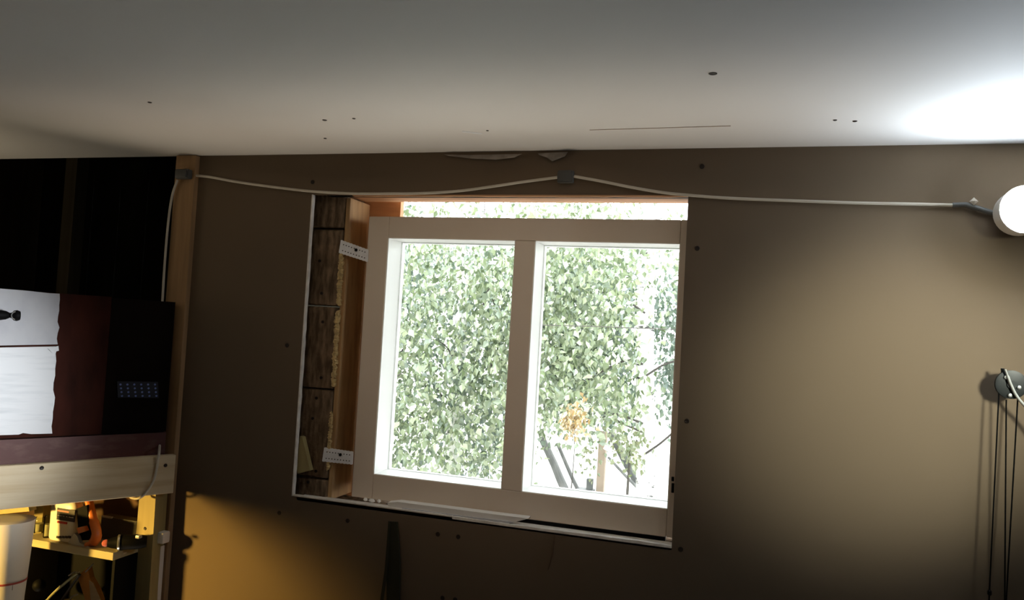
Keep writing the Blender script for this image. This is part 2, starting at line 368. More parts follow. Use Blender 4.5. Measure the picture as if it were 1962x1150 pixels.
win = sroot('window_1')
wx0 = at(690, 690, YS).x; wx1 = W+.006
zt_ = at(1010, 418, YS).z; zb_ = at(1000, 994, YS).z
lx0 = at(729, 690, YS).x; lx1 = at(974, 690, YS).x; rx0 = at(1013, 690, YS).x; rx1 = at(1292, 700, YS).x
pz1 = at(1010, 461, YS).z; pz0 = at(960, 938, YS).z
print('SASH', wx0, wx1, zb_, zt_, lx0, lx1, rx0, rx1, pz0, pz1)
def member(name, x0, x1, z0, z1, y0=YS, y1=YD-.004, b=.0025):
    bm = new(); box(bm, (x0, y0, z0), (x1, y1, z1), b); return obj(name, bm, M['sash'], win)
member('left_stile', wx0, lx0, zb_, zt_); member('right_stile', rx1, wx1, zb_, zt_)
member('top_rail', lx0+.0005, rx1-.0005, pz1, zt_); member('bottom_rail', lx0+.0005, rx1-.0005, zb_, pz0)
member('mullion', lx1, rx0, pz0+.0005, pz1-.0005)
for x0, x1 in ((lx0, lx1), (rx0, rx1)):
    for d, y0, y1 in ((.005, YD-.03, YD-.01),):
        bm = new()
        box(bm, (x0, y0, pz0), (x0+d, y1, pz1)); box(bm, (x1-d*.4, y0, pz0), (x1, y1, pz1))
        box(bm, (x0+d, y0, pz1-d), (x1-d*.4, y1, pz1)); box(bm, (x0+d, y0, pz0), (x1-d*.4, y1, pz0+d*.7))
        obj('glazing_bead', bm, M['sashwhite'], win)
    bm = new(); e_ = .0016
    box(bm, (x0, YS+.003, pz0), (x0+e_, YD-.031, pz1)); box(bm, (x1-e_, YS+.003, pz0), (x1, YD-.031, pz1))
    box(bm, (x0+e_, YS+.003, pz1-e_), (x1-e_, YD-.031, pz1)); box(bm, (x0+e_, YS+.003, pz0), (x1-e_, YD-.031, pz0+e_))
    obj('reveal_lining', bm, M['sashwhite'], win, label='white painted inner reveal')
    bm = new(); box(bm, (x0+.002, YD-.036, pz0+.002), (x1-.002, YD-.033, pz1-.002)); obj('pane', bm, M['glass'], win)
for py in (918, 934):
    c = at(1289, py, YS-.004); bm = new(); tube(bm, [c+Vector((0, 0, -.006 if py < 920 else -.016)), c+Vector((0, 0, .006 if py < 920 else .012))], .004, 8)
    obj('hinge_pin', bm, M['black'], win)

bm = new(); box(bm, (W*.49, YS-.002, ZB-.002), (W*.98, YS+.02, zb_-.0005)); obj('gap_strip', bm, M['black'], win, label='black gap strip under the sash')  # shade of the gap built as a black strip
# perforated zinc straps
def strap(label, c, n=6):
    tl, tr, br, bl = c; nrm = (tr-tl).cross(bl-tl).normalized()
    if nrm.y > 0: nrm = -nrm
    t = thing('zinc_strap', label, 'bracket', tl, 'zinc straps holding the sash')
    pts = []; N = 18; bm = new()
    for i in range(N+1): pts.append(tl.lerp(tr, i/N) + (tl-bl).normalized()*(.0016 if i % 2 else 0))
    for i in range(N+1): pts.append(br.lerp(bl, i/N) - (tl-bl).normalized()*(.0016 if i % 2 else 0))
    prism(bm, pts, -nrm*.0016); pl_ = obj('plate', bm, M['zinc'], t)
    bm = new()
    for rrow in (.28, .76):
        for k in range(n+3):
            u = .12+k*.095
            p = tl.lerp(tr, u).lerp(bl.lerp(br, u), rrow)
            lathe(bm, [(.0021, -.0005), (.0021, .0006)], p, nrm, 7)
    obj('hole_row', bm, M['darkgrey'], pl_)
    p = tl.lerp(tr, .57).lerp(bl.lerp(br, .57), .36); bm = new(); lathe(bm, [(.0055, 0), (.0055, .002), (.002, .003)], p, nrm, 10); obj('screw', bm, M['black'], t)
strap('upper perforated zinc strap, tilted, tying the sash to the log jamb', (at(653, 460, .035), at(706, 479, .056), at(705, 502, .056), at(649, 484, .035)))
strap('lower perforated zinc strap, nearly level, tying the sash to the log jamb', (at(621, 858, .035), at(677, 866, .056), at(676, 890, .056), at(617, 884, .035)))

# ------------------------------------------------------------------ cable, junction boxes, bulb
def cable(name, label, pts, r=.0045):
    bm = new(); tube(bm, smooth_path(pts, 8), r, 8); return tag(obj(name, bm, M['cable'], smooth=True), label, 'cable', 'runs of white cable')
cable('cable', 'white cable sagging across the wall from the dark corner to the peak above the window', [at(x, y, -.012) for x, y in ((368, 336), (400, 339), (450, 348), (520, 358), (600, 367), (680, 371), (750, 371), (820, 370), (880, 366), (940, 358), (1000, 349), (1068, 340))])
cable('cable', 'white cable running right from the grey junction box to the lit bulb', [at(x, y, -.012) for x, y in ((1100, 338), (1150, 347), (1210, 359), (1270, 369), (1330, 375), (1400, 380), (1500, 384), (1640, 389), (1740, 391), (1825, 393))])
pts = [at(x, y, -.031) for x, y in ((340, 345), (330, 375), (322, 430), (314, 530), (309, 640), (307, 760), (306, 840))] + [ato(x, y, -.008) for x, y in ((305, 866), (301, 895), (294, 922), (280, 944))] + [ato(266, 955, .012), ato(252, 954, .045), ato(244, 946, .055)]
cable('cable', 'white cable hanging down the brown stud and looping over the pine rail end', pts, .0042)
def jbox(label, px, py, w_, h_, Y=0.0):
    c = at(px, py, Y-.012); t = thing('junction_box', label, 'junction box', (c.x, Y, c.z), 'junction boxes on the cable')
    bm = new(); box(bm, (c.x-w_, Y-.024, c.z-h_), (c.x+w_, Y-.0005, c.z+h_), .006); obj('body', bm, M['jbox'], t, smooth=True)
    bm = new(); box(bm, (c.x-w_*.8, Y-.03, c.z-h_*.75), (c.x+w_*.8, Y-.0235, c.z+h_*.75), .002); obj('lid', bm, M['jbox'], t, smooth=True)
jbox('dark grey junction box at the cable peak above the window', 1084, 339, .026, .02)
jbox('dark grey junction box at the stud top in the dark corner', 352, 334, .03, .018, -.023)
cb = at(1964, 403, -.10); rb = .056
t = thing('wall_lamp', 'glaring round white bulb in a wall holder at the end of the cable', 'lamp', (cb.x, 0, cb.z))
bm = new(); lathe(bm, [(.045, -.0005), (.045, -.012), (.040, -.020), (.0, -.020)], (cb.x, 0, cb.z), (0, 1, 0), 28); obj('wall_plate', bm, M['jbox'], t, smooth=True)
bm = new(); lathe(bm, [(.024, 0), (.030, .010), (.060, .030), (.0625, .099), (.0605, .099), (.0585, .034), (.028, .014), (.0, .012)], (cb.x, -.018, cb.z), (0, -1, 0), 32); obj('holder', bm, M['whiteplas'], t, smooth=True)
a0 = at(1825, 393, -.012); bm = new(); tube(bm, [a0, at(1850, 392, -.014), Vector((cb.x-.03, -.012, cb.z))], .007, 10); obj('cable_sleeve', bm, M['jbox'], t, smooth=True)
cc = at(1866, 386, -.022); bm = new(); lathe(bm, [(.001, -.010), (.011, 0), (.001, .010)], cc, (0, 1, 0), 4); obj('switch_knob', bm, M['cable'], t)
bm = new(); lathe(bm, [(rb*math.sin(math.pi*k/18), -rb*math.cos(math.pi*k/18)) for k in range(4, 19)], cb, (0, -1, 0), 32); obj('bulb', bm, M['bulb'], t, smooth=True)

# torn vapour film where ceiling meets the wall
bm = new()
def wisp(pxs, Y):
    top = [at(x, y, Y) for x, y in pxs[0]]; bot = [at(x, y, Y-.006) for x, y in pxs[1]]
    prism(bm, top+list(reversed(bot)), (0, .0015, 0))
wisp((((850, 296), (900, 297), (950, 296), (1000, 295)), ((860, 299), (905, 304), (950, 306), (985, 302))), -.004)
wisp((((1030, 294), (1050, 293), (1070, 292), (1088, 291)), ((1033, 297), (1048, 302), (1058, 309), (1082, 300))), -.004)
tag(obj('plastic_film', bm, M['film']), 'torn scraps of clear film hanging from the ceiling edge above the window', 'film')

# ------------------------------------------------------------------ dark band on the wall under the window
t = thing('leaning_bar', 'dark narrow forked bar leaning upright on the wall below the window', 'bar', at(750, 1300, -.03))  # dark forked strip set just proud of the wall
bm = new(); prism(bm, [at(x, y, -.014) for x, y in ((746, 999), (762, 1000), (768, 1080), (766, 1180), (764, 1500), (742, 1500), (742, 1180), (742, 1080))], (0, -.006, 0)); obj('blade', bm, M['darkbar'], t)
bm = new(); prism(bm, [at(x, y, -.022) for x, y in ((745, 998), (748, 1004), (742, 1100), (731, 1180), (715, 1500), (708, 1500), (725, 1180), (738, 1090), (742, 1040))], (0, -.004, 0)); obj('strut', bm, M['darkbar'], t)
bm = new(); tube(bm, [at(1063, 1026, -.001), at(1060, 1060, -.001), at(1050, 1092, -.001)], [.004, .006, .002], 6, .2)  # faint shadow drawn as a flat dark shape on the wall
tag(obj('wall_smudge', bm, M['brownback']), 'faint dark vertical smear on the wall under the sill', 'mark')

# ------------------------------------------------------------------ slanted frame on the left: pine rail, painted chest
def oslab(name, pxs, off, th, m, parent=None, label=None):
    bm = new(); prism(bm, [ato(x, y, off) for x, y in pxs], -ON*th); return obj(name, bm, m, parent, label=label)
A0, A1 = ato(335, 872), ato(333, 945)
zt0, zb0 = A0.z, A1.z; LL = 1.75
p0 = Vector((OQ.x, OQ.y, 0)); p1 = p0-OD*LL
t = thing('pine_rail', 'pale pine rail nailed across the stud above the tool shelf', 'board', (p0.x, p0.y, zb0))
bm = new(); tmp = new(); prism(tmp, [(p0.x, p0.y, zb0), (p1.x, p1.y, zb0), (p1.x, p1.y, zt0), (p0.x, p0.y, zt0)], -ON*.028)
bmesh.ops.recalc_face_normals(tmp, faces=tmp.faces[:]); bmesh.ops.bevel(tmp, geom=tmp.edges[:], offset=.002, segments=1, affect='EDGES'); merge(bm, tmp)
obj('board', bm, M['pine'], t)
for px, py in ((80, 897), (317, 892)):
    screw_at(ato(px, py), ON, .0065, t)
t = thing('painted_chest', 'dark red wooden chest with a peeling white painted side above the pine rail', 'chest', ato(0, 880, .06))
zt1 = ato(110, 562, .06).z; zr = ato(60, 838, .06).z
q0 = p0-ON*.06-OD*.02; q1 = q0-OD*1.6
xs = lambda px: (ato(px, 700, .06)-q0).dot(-OD)      # distance along the slanted face
def face(name, s0, s1, z0, z1, m, off=0, th=.02, label=None):
    a = q0-OD*s0+ON*off; b = q0-OD*s1+ON*off; bm = new()
    prism(bm, [(a.x, a.y, z0), (b.x, b.y, z0), (b.x, b.y, z1), (a.x, a.y, z1)], -ON*th); return obj(name, bm, m, t, label=label)
face('side_board', .0, xs(205), zr, zt1-.004, M['darkbrown'])  # right end of the red side, its shade put into a blacker colour
face('side_board', xs(205)+.001, 1.6, zr, zt1, M['redpaint'])
face('bottom_rail', .0, 1.6, zt0-.06, zr-.004, M['redrail'], .004, .02, 'red painted bottom rail')
a = q0-ON*.021; bm = new(); prism(bm, [(a.x, a.y, zt0-.05), ((q1-ON*.021).x, (q1-ON*.021).y, zt0-.05), ((q1-ON*.021).x, (q1-ON*.021).y, zt1-.012), (a.x, a.y, zt1-.012)], -ON*.35)
obj('carcass', bm, M['darkbrown'], t)
def jag(y0, y1, x0, x1, n):
    return [(x0+(x1-x0)*i/n + R.uniform(-2.2, 2.2), y0+(y1-y0)*i/n) for i in range(n+1)]
up = [(-420, 505)] + [(-100, 545), (0, 553), (50, 557), (95, 562)] + jag(563, 660, 115, 110, 9) + [(-420, 671)]
oslab('upper_paint_panel', up, .058, .004, M['greypaint'], t, 'grey white painted upper panel')
lo = [(-420, 674)] + jag(664, 831, 109, 99, 12) + [(60, 832), (44, 830), (36, 833), (-420, 848)]
oslab('lower_paint_panel', lo, .057, .005, M['whitepaint'], t, 'brighter brushed white lower panel')
oslab('paint_fleck', [(92, 668), (112, 663), (113, 672), (100, 676)], .053, .003, M['whitepaint'], t)
# dark plate with blue dots
t2 = thing('perforated_plate', 'dark plate with rows of pale blue dots on the right end of the chest', 'plate', ato(265, 748, .05))
oslab('plate', [(225, 731), (303, 732), (304, 763), (226, 762)], .054, .004, M['navy'], t2)
bm = new()
for i in range(6):
    for j in range(4):
        p = ato(231+i*13.2+j*.9, 737+j*7.3, .053); lathe(bm, [(.0036, -.001), (.0034, .001)], p, ON, 7)
obj('dot_grid', bm, M['bluedots'], t2)
# black handle poking in from the left
t3 = thing('turned_rod', 'black turned rod with a ringed knob in front of the white paint', 'rod', ato(10, 604, -.03))
a, b = ato(-60, 602, -.035), ato(38, 605, -.035); d = (b-a).normalized(); Ln = (b-a).length
bm = new(); lathe(bm, [(.012, 0), (.013, Ln*.4), (.015, Ln*.62), (.013, Ln*.72), (.0075, Ln*.80), (.009, Ln*.84), (.015, Ln*.88), (.017, Ln*.94), (.014, Ln)], a, d, 20); grip_ = obj('grip', bm, M['black'], t3, smooth=True)
e = ato(31, 605, -.052); bm = new()
tube(bm, [e+(OD*math.cos(k*.3)+Vector((0, 0, 1))*math.sin(k*.3))*.0125 for k in range(6, 16)], .0018, 6); obj('ring', bm, M['steel'], grip_, smooth=True)  # pale arc drawn as the highlight on the knob
bm = new(); lathe(bm, [(.006, 0), (.006, .08)], ato(-30, 602, -.035), -ON, 10); obj('stem', bm, M['black'], t3)

# ------------------------------------------------------------------ leg, shelf and tools under the rail
la, lb = at(268, 950, -.085), at(298, 950, -.085); lc, ld = at(285, 1150, -.085), at(250, 1150, -.085)
k = la.z/(la.z-ld.z)
ld2 = la+(ld-la)*k; lc2 = lb+(lc-lb)*k; bm = new()
prism(bm, [la+Vector((0, 0, .115)), lb+Vector((0, 0, .115)), lc2, ld2], (0, .058, 0))
t = thing('frame_leg', 'yellow pine leg of the frame standing right of the tool shelf', 'post', (ld2.x, -.1, 0))
obj('post', bm, M['pine_y'], t); screw_at(at(278, 1013, -.085), (0, -1, 0), .006, t)
# plastic duct with a white cap
t = thing('cable_duct', 'white plastic cable duct with a rounded cap beside the pine leg', 'duct', at(300, 1400, -.05))
a = at(299, 1019, -.06); b = at(312, 1044, -.06); bm = new(); box(bm, (a.x, -.062, b.z), (b.x, -.024, a.z), .008); obj('cap', bm, M['whiteplas'], t, smooth=True)
a = at(300, 1046, -.045); b = at(312, 1046, -.045); bm = new(); box(bm, (a.x-.004, -.045, .02), (b.x-.008, -.024, a.z), .003); obj('duct', bm, M['whiteplas'], t)

YF = -.20
sr = at(217, 1060, YF); zs_ = sr.z
sl = at(40, 1040, YF)
bm = new(); box(bm, (sl.x-.0, YF, zs_-.026), (sr.x, -.03, zs_), .002)
t = thing('tool_shelf', 'short pale pine shelf holding the bottle and orange handle', 'shelf', (sl.x, YF, zs_-.026)); obj('board', bm, M['shelfwood'], t)
bm = new(); c = at(238, 1061, -.15); box(bm, (sr.x-.004, -.155, zs_-.016), (sr.x+.0015, -.14, zs_-.010)); obj('nail', bm, M['steel'], t)
# back board and dark lower cupboard
bm = new(); box(bm, (XFL, .0, 0), (sx0-.004, .012, zt0)); struct('trim_4', bm, M['brownback'])
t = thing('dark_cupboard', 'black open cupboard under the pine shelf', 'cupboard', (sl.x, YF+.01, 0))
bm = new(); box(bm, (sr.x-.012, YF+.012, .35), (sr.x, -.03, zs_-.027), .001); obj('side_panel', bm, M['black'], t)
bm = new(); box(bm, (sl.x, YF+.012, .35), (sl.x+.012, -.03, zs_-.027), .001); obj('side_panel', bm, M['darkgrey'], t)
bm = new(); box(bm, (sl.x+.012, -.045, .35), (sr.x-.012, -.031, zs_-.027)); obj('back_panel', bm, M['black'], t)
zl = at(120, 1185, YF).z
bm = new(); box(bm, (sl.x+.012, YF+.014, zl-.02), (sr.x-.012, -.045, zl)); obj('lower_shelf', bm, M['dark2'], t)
# wooden pieces left of the shelf, under the rail
bm = new(); a = at(62, 968, -.1); box(bm, (a.x, -.09, .02), (a.x+.042, -.05, a.z+.06), .002); tag(obj('back_post', bm, M['pine_y']), 'yellow wooden upright behind the jars under the rail', 'post')
bm = new(); prism(bm, [at(x, y, -.25) for x, y in ((-60, 976), (54, 968), (56, 980), (-60, 992))], (0, .03, 0)); tag(obj('yellow_batten', bm, M['pine_y']), 'yellow batten just under the left end of the pine rail', 'batten')

# bottle
c = at(124, 1036, -.15); bz = zs_; s = (at(150, 1000, -.15).x-at(100, 1000, -.15).x)/2
t = thing('white_bottle', 'white flat bottle with a dark and red printed label on the shelf', 'bottle', (c.x, -.15, bz))
bm = new(); tmp = new(); hh = .15
for z, k in ((0, .92), (.006, 1.0), (hh*.82, 1.0), (hh*.93, .8), (hh, .35), (hh+.02, .34)):
    ring = [tmp.verts.new((c.x+s*k*math.copysign(abs(math.cos(q))**.45, math.cos(q)), -.15+.026*k*math.copysign(abs(math.sin(q))**.6, math.sin(q)), bz+z)) for q in [2*math.pi*i/28 for i in range(28)]]
    if z: [tmp.faces.new((prev[i], prev[(i+1) % 28], ring[(i+1) % 28], ring[i])) for i in range(28)]
    else: tmp.faces.new(ring)
    prev = ring
tmp.faces.new(prev); merge(bm, tmp); obj('body', bm, M['bottle'], t, smooth=True)
bm = new(); lathe(bm, [(.015, 0), (.015, .022), (.012, .026)], (c.x, -.15, bz+hh+.014), (0, 0, 1), 20); obj('cap', bm, M['redprint'], t, smooth=True)
yl = -.1772
def lab(name, x0, y0, x1, y1, m, dy=0):
    a = at(x0, y0, yl); b = at(x1, y1, yl); bm = new(); box(bm, (a.x, yl-.0005-dy, b.z), (b.x, yl+.003, a.z)); return obj(name, bm, m, t)
lab('label_ground', 110, 973, 142, 1001, M['ink']); lab('label_band', 111, 977, 132, 983, M['pinkprint'], .0004)
lab('label_band', 111, 987, 141, 993, M['bottle'], .0004); lab('label_flash', 110, 998, 128, 1005, M['redprint'], .0006)
for i in range(5): lab('print_mark', 108+i*5.6, 1027, 112+i*5.6, 1032, M['ink'])
for i in range(5): lab('print_mark', 113+i*5.4, 988.5, 116.4+i*5.4, 991.5, M['ink'], .0007)
# two clear jars
for px, py, r, h, lbl, yy in ((90, 1034, .014, .08, 'tall clear glass jar touching the white bottle', -.16), (74, 1026, .017, .058, 'short glass jar with a white base, left end of the shelf', -.13)):
    c = at(px, py, yy); t = thing('glass_jar', lbl, 'jar', (c.x, yy, zs_), 'glass jars on the shelf')
    bm = new(); lathe(bm, [(r*.9, .001), (r, .004), (r, h*.9), (r*.8, h), (r*.7, h), (r*.9, h*.88), (r*.88, .006)], (c.x, yy, zs_), (0, 0, 1), 24); obj('glass', bm, M['jarglass'], t, smooth=True)
    bm = new(); lathe(bm, [(r*.86, .007), (r*.86, h*.6)], (c.x, yy, zs_), (0, 0, 1), 24); obj('contents', bm, M['frost'], t, smooth=True)
# orange saw handle
t = thing('hand_saw', 'orange curved saw handle standing on the shelf beside the bottle', 'saw', (at(180, 1045, -.17).x, -.17, zs_))
P = [at(x, y, Y) for x, y, Y in ((168, 950, -.14), (174, 975, -.15), (180, 1000, -.16), (185, 1020, -.17), (182, 1036, -.175), (170, 1044, -.178), (160, 1046, -.178))]
bm = new(); tube(bm, smooth_path(P, 6), [.014]*12+[.0165]*8+[.018]*7+[.012]*6+[.006]*4, 14, .8); obj('handle', bm, M['orange'], t, smooth=True)
bm = new(); prism(bm, [at(x, y, -.186) for x, y in ((147, 1012), (160, 1009), (164, 1018), (150, 1023))], (0, .02, 0)); obj('thumb_guard', bm, M['orange'], t)
bm = new(); prism(bm, [at(x, y, -.188) for x, y in ((142, 1022), (148, 1028), (152, 1040), (165, 1046), (178, 1051), (176, 1055), (140, 1045), (130, 1041))], (0, .014, 0)); obj('foot_plate', bm, M['greytool'], t)
bm = new(); prism(bm, [at(x, y, -.17) for x, y in ((146, 975), (166, 968), (174, 1035), (152, 1036))], (0, .01, 0)); obj('inner_guard', bm, M['black'], t)
# torch lying on its side
a, b = at(205, 1039, -.19), at(282, 1030, -.11)
a.z = zs_+.026; b.z = zs_+.026; d = (b-a).normalized(); L_ = (b-a).length
t = thing('black_torch', 'black barrel torch with a white ring lying at the right end of the shelf', 'torch', (a.x, a.y, zs_))
bm = new(); lathe(bm, [(.012, 0), (.017, .012), (.021, .03), (.025, .036), (.025, L_-.03), (.020, L_)], a, d, 24); obj('barrel', bm, M['black'], t, smooth=True)
bm = new(); lathe(bm, [(.0245, .033), (.0268, .034), (.0268, .040), (.0245, .041)], a, d, 28); obj('ring', bm, M['steel'], t, smooth=True)
bm = new(); lathe(bm, [(.002, -.016), (.009, -.013), (.0125, -.004), (.0125, .004), (.008, .010)], a, d, 20); obj('knob', bm, M['pinkball'], t, smooth=True)
bm = new(); c = at(268, 1024, -.15); box(bm, (c.x-.012, c.y-.008, zs_+.046), (c.x+.004, c.y+.008, zs_+.056), .002); obj('switch', bm, M['greytool'], t)
# grey case behind
a, b = at(196, 988, -.08), at(262, 1030, -.08); bm = new(); box(bm, (a.x, -.085, zs_), (b.x, -.04, a.z), .004)
t = thing('tool_case', 'dark grey case with a pale top edge behind the torch', 'case', (a.x, -.08, zs_)); obj('body', bm, M['darkgrey'], t)
bm = new(); box(bm, (a.x+.004, -.088, a.z-.004), (a.x+.05, -.08, a.z+.002), .001); obj('rim', bm, M['greytool'], t)
# white cylinder at the far left
YC = -.36
c0, c1 = at(-30, 1150, YC), at(62, 1002, YC); cx = at(12, 1060, YC).x; rc = (at(61, 1002, YC).x-cx)*.79
zt2 = at(20, 996, YC).z
t = thing('white_tube', 'large cream tube with a thin red stripe at the lower left of the photo', 'tube', (cx, YC, 0))
zc_ = at(20, 1150, YC).z
bm = new(); lathe(bm, [(rc*.72, 0), (rc*.80, zc_), (rc*.985, zt2-.004), (rc, zt2), (rc*.97, zt2+.001), (rc*.5, zt2+.001)], (cx, YC, 0), (0, 0, 1), 48); obj('body', bm, M['paper'], t, smooth=True)
zr2 = at(20, 1130, YC-rc*.8).z; rr2 = rc*(.80+.185*(zr2-zc_)/(zt2-zc_))
bm = new(); lathe(bm, [(rr2-.001, -.0035), (rr2+.0012, -.003), (rr2+.0014, .003), (rr2-.0005, .0035)], (cx, YC, zr2), (0, 0, 1), 48); obj('stripe', bm, M['redband'], t, smooth=True)
# faint printed letter on the tube
zz = at(4, 1137, YC-rc).z; bm = new(); pts = []
for k in range(25):
    q = 2*math.pi*k/24; u = math.cos(q)*.009; v = math.sin(q)*.011; an = (at(3, 1137, YC-rc).x-cx+u)/rr2; an = max(-.95, min(.95, an))
    pts.append(Vector((cx+rr2*.985*an, YC-rr2*.985*math.sqrt(1-an*an), zz+v)))
tube(bm, pts, .0012, 6); obj('letter', bm, M['greyink'], t)
# pliers and tan holster in the cupboard
t = thing('garden_pliers', 'olive gripped pliers leaning in the black cupboard', 'pliers', at(80, 1185, -.17))
for P, m_, nm, r in (([(82, 1160), (105, 1135), (130, 1113), (150, 1098)], 'green', 'grip', .007), ([(104, 1172), (122, 1145), (138, 1122), (153, 1101)], 'darkgrey', 'grip', .006), ([(132, 1103), (142, 1097), (152, 1097)], 'steel', 'jaw', .0035), ([(130, 1160), (137, 1145), (148, 1139)], 'steel', 'hook', .004)):
    bm = new(); tube(bm, smooth_path([at(x, y, -.165) for x, y in P], 5), r, 8, .7); obj(nm, bm, M[m_], t, smooth=True)
bm = new(); prism(bm, [at(x, y, -.15) for x, y in ((148, 1104), (168, 1088), (172, 1108), (184, 1128), (192, 1150), (196, 1185), (172, 1185), (160, 1140))], (0, .02, 0))
t = thing('saw_holster', 'tan leather holster with a pale tip beside the pliers', 'holster', at(180, 1185, -.15)); obj('sheath', bm, M['tan'], t)
bm = new(); tube(bm, [at(164, 1096, -.15), at(172, 1088, -.15), at(179, 1080, -.15)], [.003, .0025, .0015], 6); obj('tip', bm, M['steel'], t)
bm = new(); prism(bm, [at(x, y, -.153) for x, y in ((170, 1112), (178, 1118), (192, 1150), (196, 1185), (178, 1185))], (0, .003, 0)); obj('flap', bm, M['pine'], t)
c = at(75, 1122, -.17); bm = new(); lathe(bm, [(.022*math.sin(math.pi*k/12), -.022*math.cos(math.pi*k/12)) for k in range(13)], c, (0, 0, 1), 20)
tag(obj('black_ball', bm, M['black'], smooth=True), 'black rounded knob beside the cream tube', 'knob')

# ------------------------------------------------------------------ compound bow hung on the right
YBW = -.06
t = thing('compound_bow', 'black compound bow hung on the wall under the bulb', 'bow', at(1936, 735, YBW))
def wheel(px, py):
    c = at(px, py, YBW); r = .037; bm = new()
    lathe(bm, [(r*.80, -.006), (r, -.005), (r, -.002), (r*.88, 0), (r, .002), (r, .005), (r*.80, .006), (r*.72, .004), (r*.72, -.004)], c, (0, 1, 0), 36)
    for k in range(3):
        q = k*2.1+.5; e = Vector((math.cos(q), 0, math.sin(q)))*r*.78; tube(bm, [c, c+e], .005, 8)
    lathe(bm, [(.011, -.011), (.011, .011)], c, (0, 1, 0), 16)
    o = obj('cam_wheel', bm, M['cam'], t, smooth=True)
    for dx, dz in ((-.014, .018), (.016, -.006), (-.004, -.028)):
        bm = new(); lathe(bm, [(.0055, 0), (.0045, .004), (.001, .005)], c+Vector((dx, -.008, dz)), (0, -1, 0), 12); obj('axle_bolt', bm, M['steel'], o, smooth=True)
    return c
c = wheel(1937, 737); zlow = .35
bm = new(); tube(bm, [at(1921, 706, YBW), at(1922, 720, YBW), at(1930, 730, YBW)], .0045, 8); obj('string_post', bm, M['cam'], t, smooth=True)
bm = new(); tube(bm, smooth_path([at(x, y, YBW-.014) for x, y in ((1926, 708), (1931, 722), (1937, 738), (1946, 756), (1958, 772), (1985, 800), (2020, 850), (2045, 920))], 6), [.004]*6+[.006]*37, 10, .6); obj('limb', bm, M['limb'], t, smooth=True)
rx = at(2045, 920, YBW)
bm = new(); tube(bm, smooth_path([rx, rx+Vector((.015, 0, -.15)), rx+Vector((-.02, 0, -.32)), rx+Vector((.015, 0, -.48)), rx+Vector((0, 0, -.62))], 5), .014, 10, .6); obj('riser', bm, M['cam'], t, smooth=True)
lowc = Vector((c.x-.02, YBW, .32)); bm = new(); lathe(bm, [(.037, -.005), (.037, .005)], lowc, (0, 1, 0), 30); obj('cam_wheel', bm, M['cam'], t, smooth=True)
bm = new(); tube(bm, smooth_path([rx+Vector((0, 0, -.62)), rx+Vector((-.03, 0, -.74)), lowc], 5), .006, 8); obj('limb', bm, M['limb'], t, smooth=True)
for a, b in (((1914, 752), (1895, 1150)), ((1928, 766), (1925, 1150)), ((1950, 765), (1928, 1150))):
    A, B = at(*a, YBW), at(*b, YBW); B2 = A+(B-A)*((A.z-lowc.z)/(A.z-B.z)); bm = new(); tube(bm, [A, B2], .0019, 6); obj('string', bm, M['black'], t)
B = at(1896, 1136, YBW); bm = new(); lathe(bm, [(.002, -.008), (.005, -.004), (.005, .004), (.002, .008)], B, (0, 0, 1), 10); obj('nock_bead', bm, M['black'], t)
bm = new(); tube(bm, [c+Vector((0, .011, .01)), Vector((c.x, -.0005, c.z+.01))], .003, 8); obj('wall_hook', bm, M['steel'], t)

# ------------------------------------------------------------------ garden outside
bm = new(); prism(bm, [(-40, 1.6, -.25), (40, 1.6, -.25), (40, 70, -.25), (-40, 70, -.25)], (0, 0, -.2)); struct('ground', bm, M['ground'])
def leaves(name, n, region, yr, m, parent, size=.05, clump=.16, per=26):
    """leaf blades gathered in hanging clumps that fill region (photo px at depth yr) as a real volume"""
    V, F = [], []; k = 0
    x0, y0, x1, y1 = region
    while k < n:
        Y = R.uniform(*yr); c = at(R.uniform(x0, x1), R.uniform(y0, y1), Y)
        if c.z < 0: continue
        for _ in range(per):
            p = c + Vector((R.gauss(0, clump), R.gauss(0, clump), R.gauss(0, clump*1.3)))
            s = size*R.uniform(.6, 1.25)
            d = Vector((R.gauss(0, .6), R.gauss(0, .6), -1+R.gauss(0, .7))).normalized()
            e = d.cross(Vector((R.gauss(0, 1), R.gauss(0, 1), R.gauss(0, 1)))).normalized(); nn = d.cross(e)*s*.10
            i = len(V)
            V += [p, p+d*s*.38+e*s*.36+nn, p+d*s, p+d*s*.38-e*s*.36+nn]
            F += [(i, i+1, i+2), (i, i+2, i+3)]; k += 1
    me = bpy.data.meshes.new(name); me.from_pydata([tuple(v) for v in V], [], F); me.materials.append(m)
    o = bpy.data.objects.new(name, me); COL.objects.link(o); o['kind'] = 'stuff'
    o.parent = parent; o.matrix_parent_inverse = Matrix.Translation(parent.location).inverted(); return o
def trunk(parent, pts, rads, m, name='trunk'):
    bm = new(); tube(bm, smooth_path(pts, 5), [rads[0]+(rads[1]-rads[0])*i/((len(pts)-1)*5) for i in range((len(pts)-1)*5+1)], 12); return obj(name, bm, m, parent, smooth=True)
def branches(parent, n, region, yr, r=.012):
    for _ in range(n):
        a = at(R.uniform(region[0], region[2]), R.uniform(region[1], region[3]), R.uniform(*yr))
        b = a+Vector((R.uniform(-.5, .5), R.uniform(-.3, .3), R.uniform(-.1, .5))); bm = new(); mid = a.lerp(b, .5)+Vector((0, 0, R.uniform(-.06, .08)))
        tube(bm, smooth_path([a, mid, b], 4), [r*(1-.09*i) for i in range(9)], 6); obj('branch', bm, M['twig'], parent)
G = -.25
t = thing('birch_tree', 'leafy green birch filling the left pane with hanging foliage', 'tree', (at(860, 900, 6.2).x, 6.2, G), 'trees outside the window')
a = at(860, 900, 6.2); trunk(t, [(a.x, 6.2, G), (a.x+.05, 6.2, 1.5), (a.x-.05, 6.2, 3.2), (a.x, 6.2, 5)], (.09, .04), M['bark'])
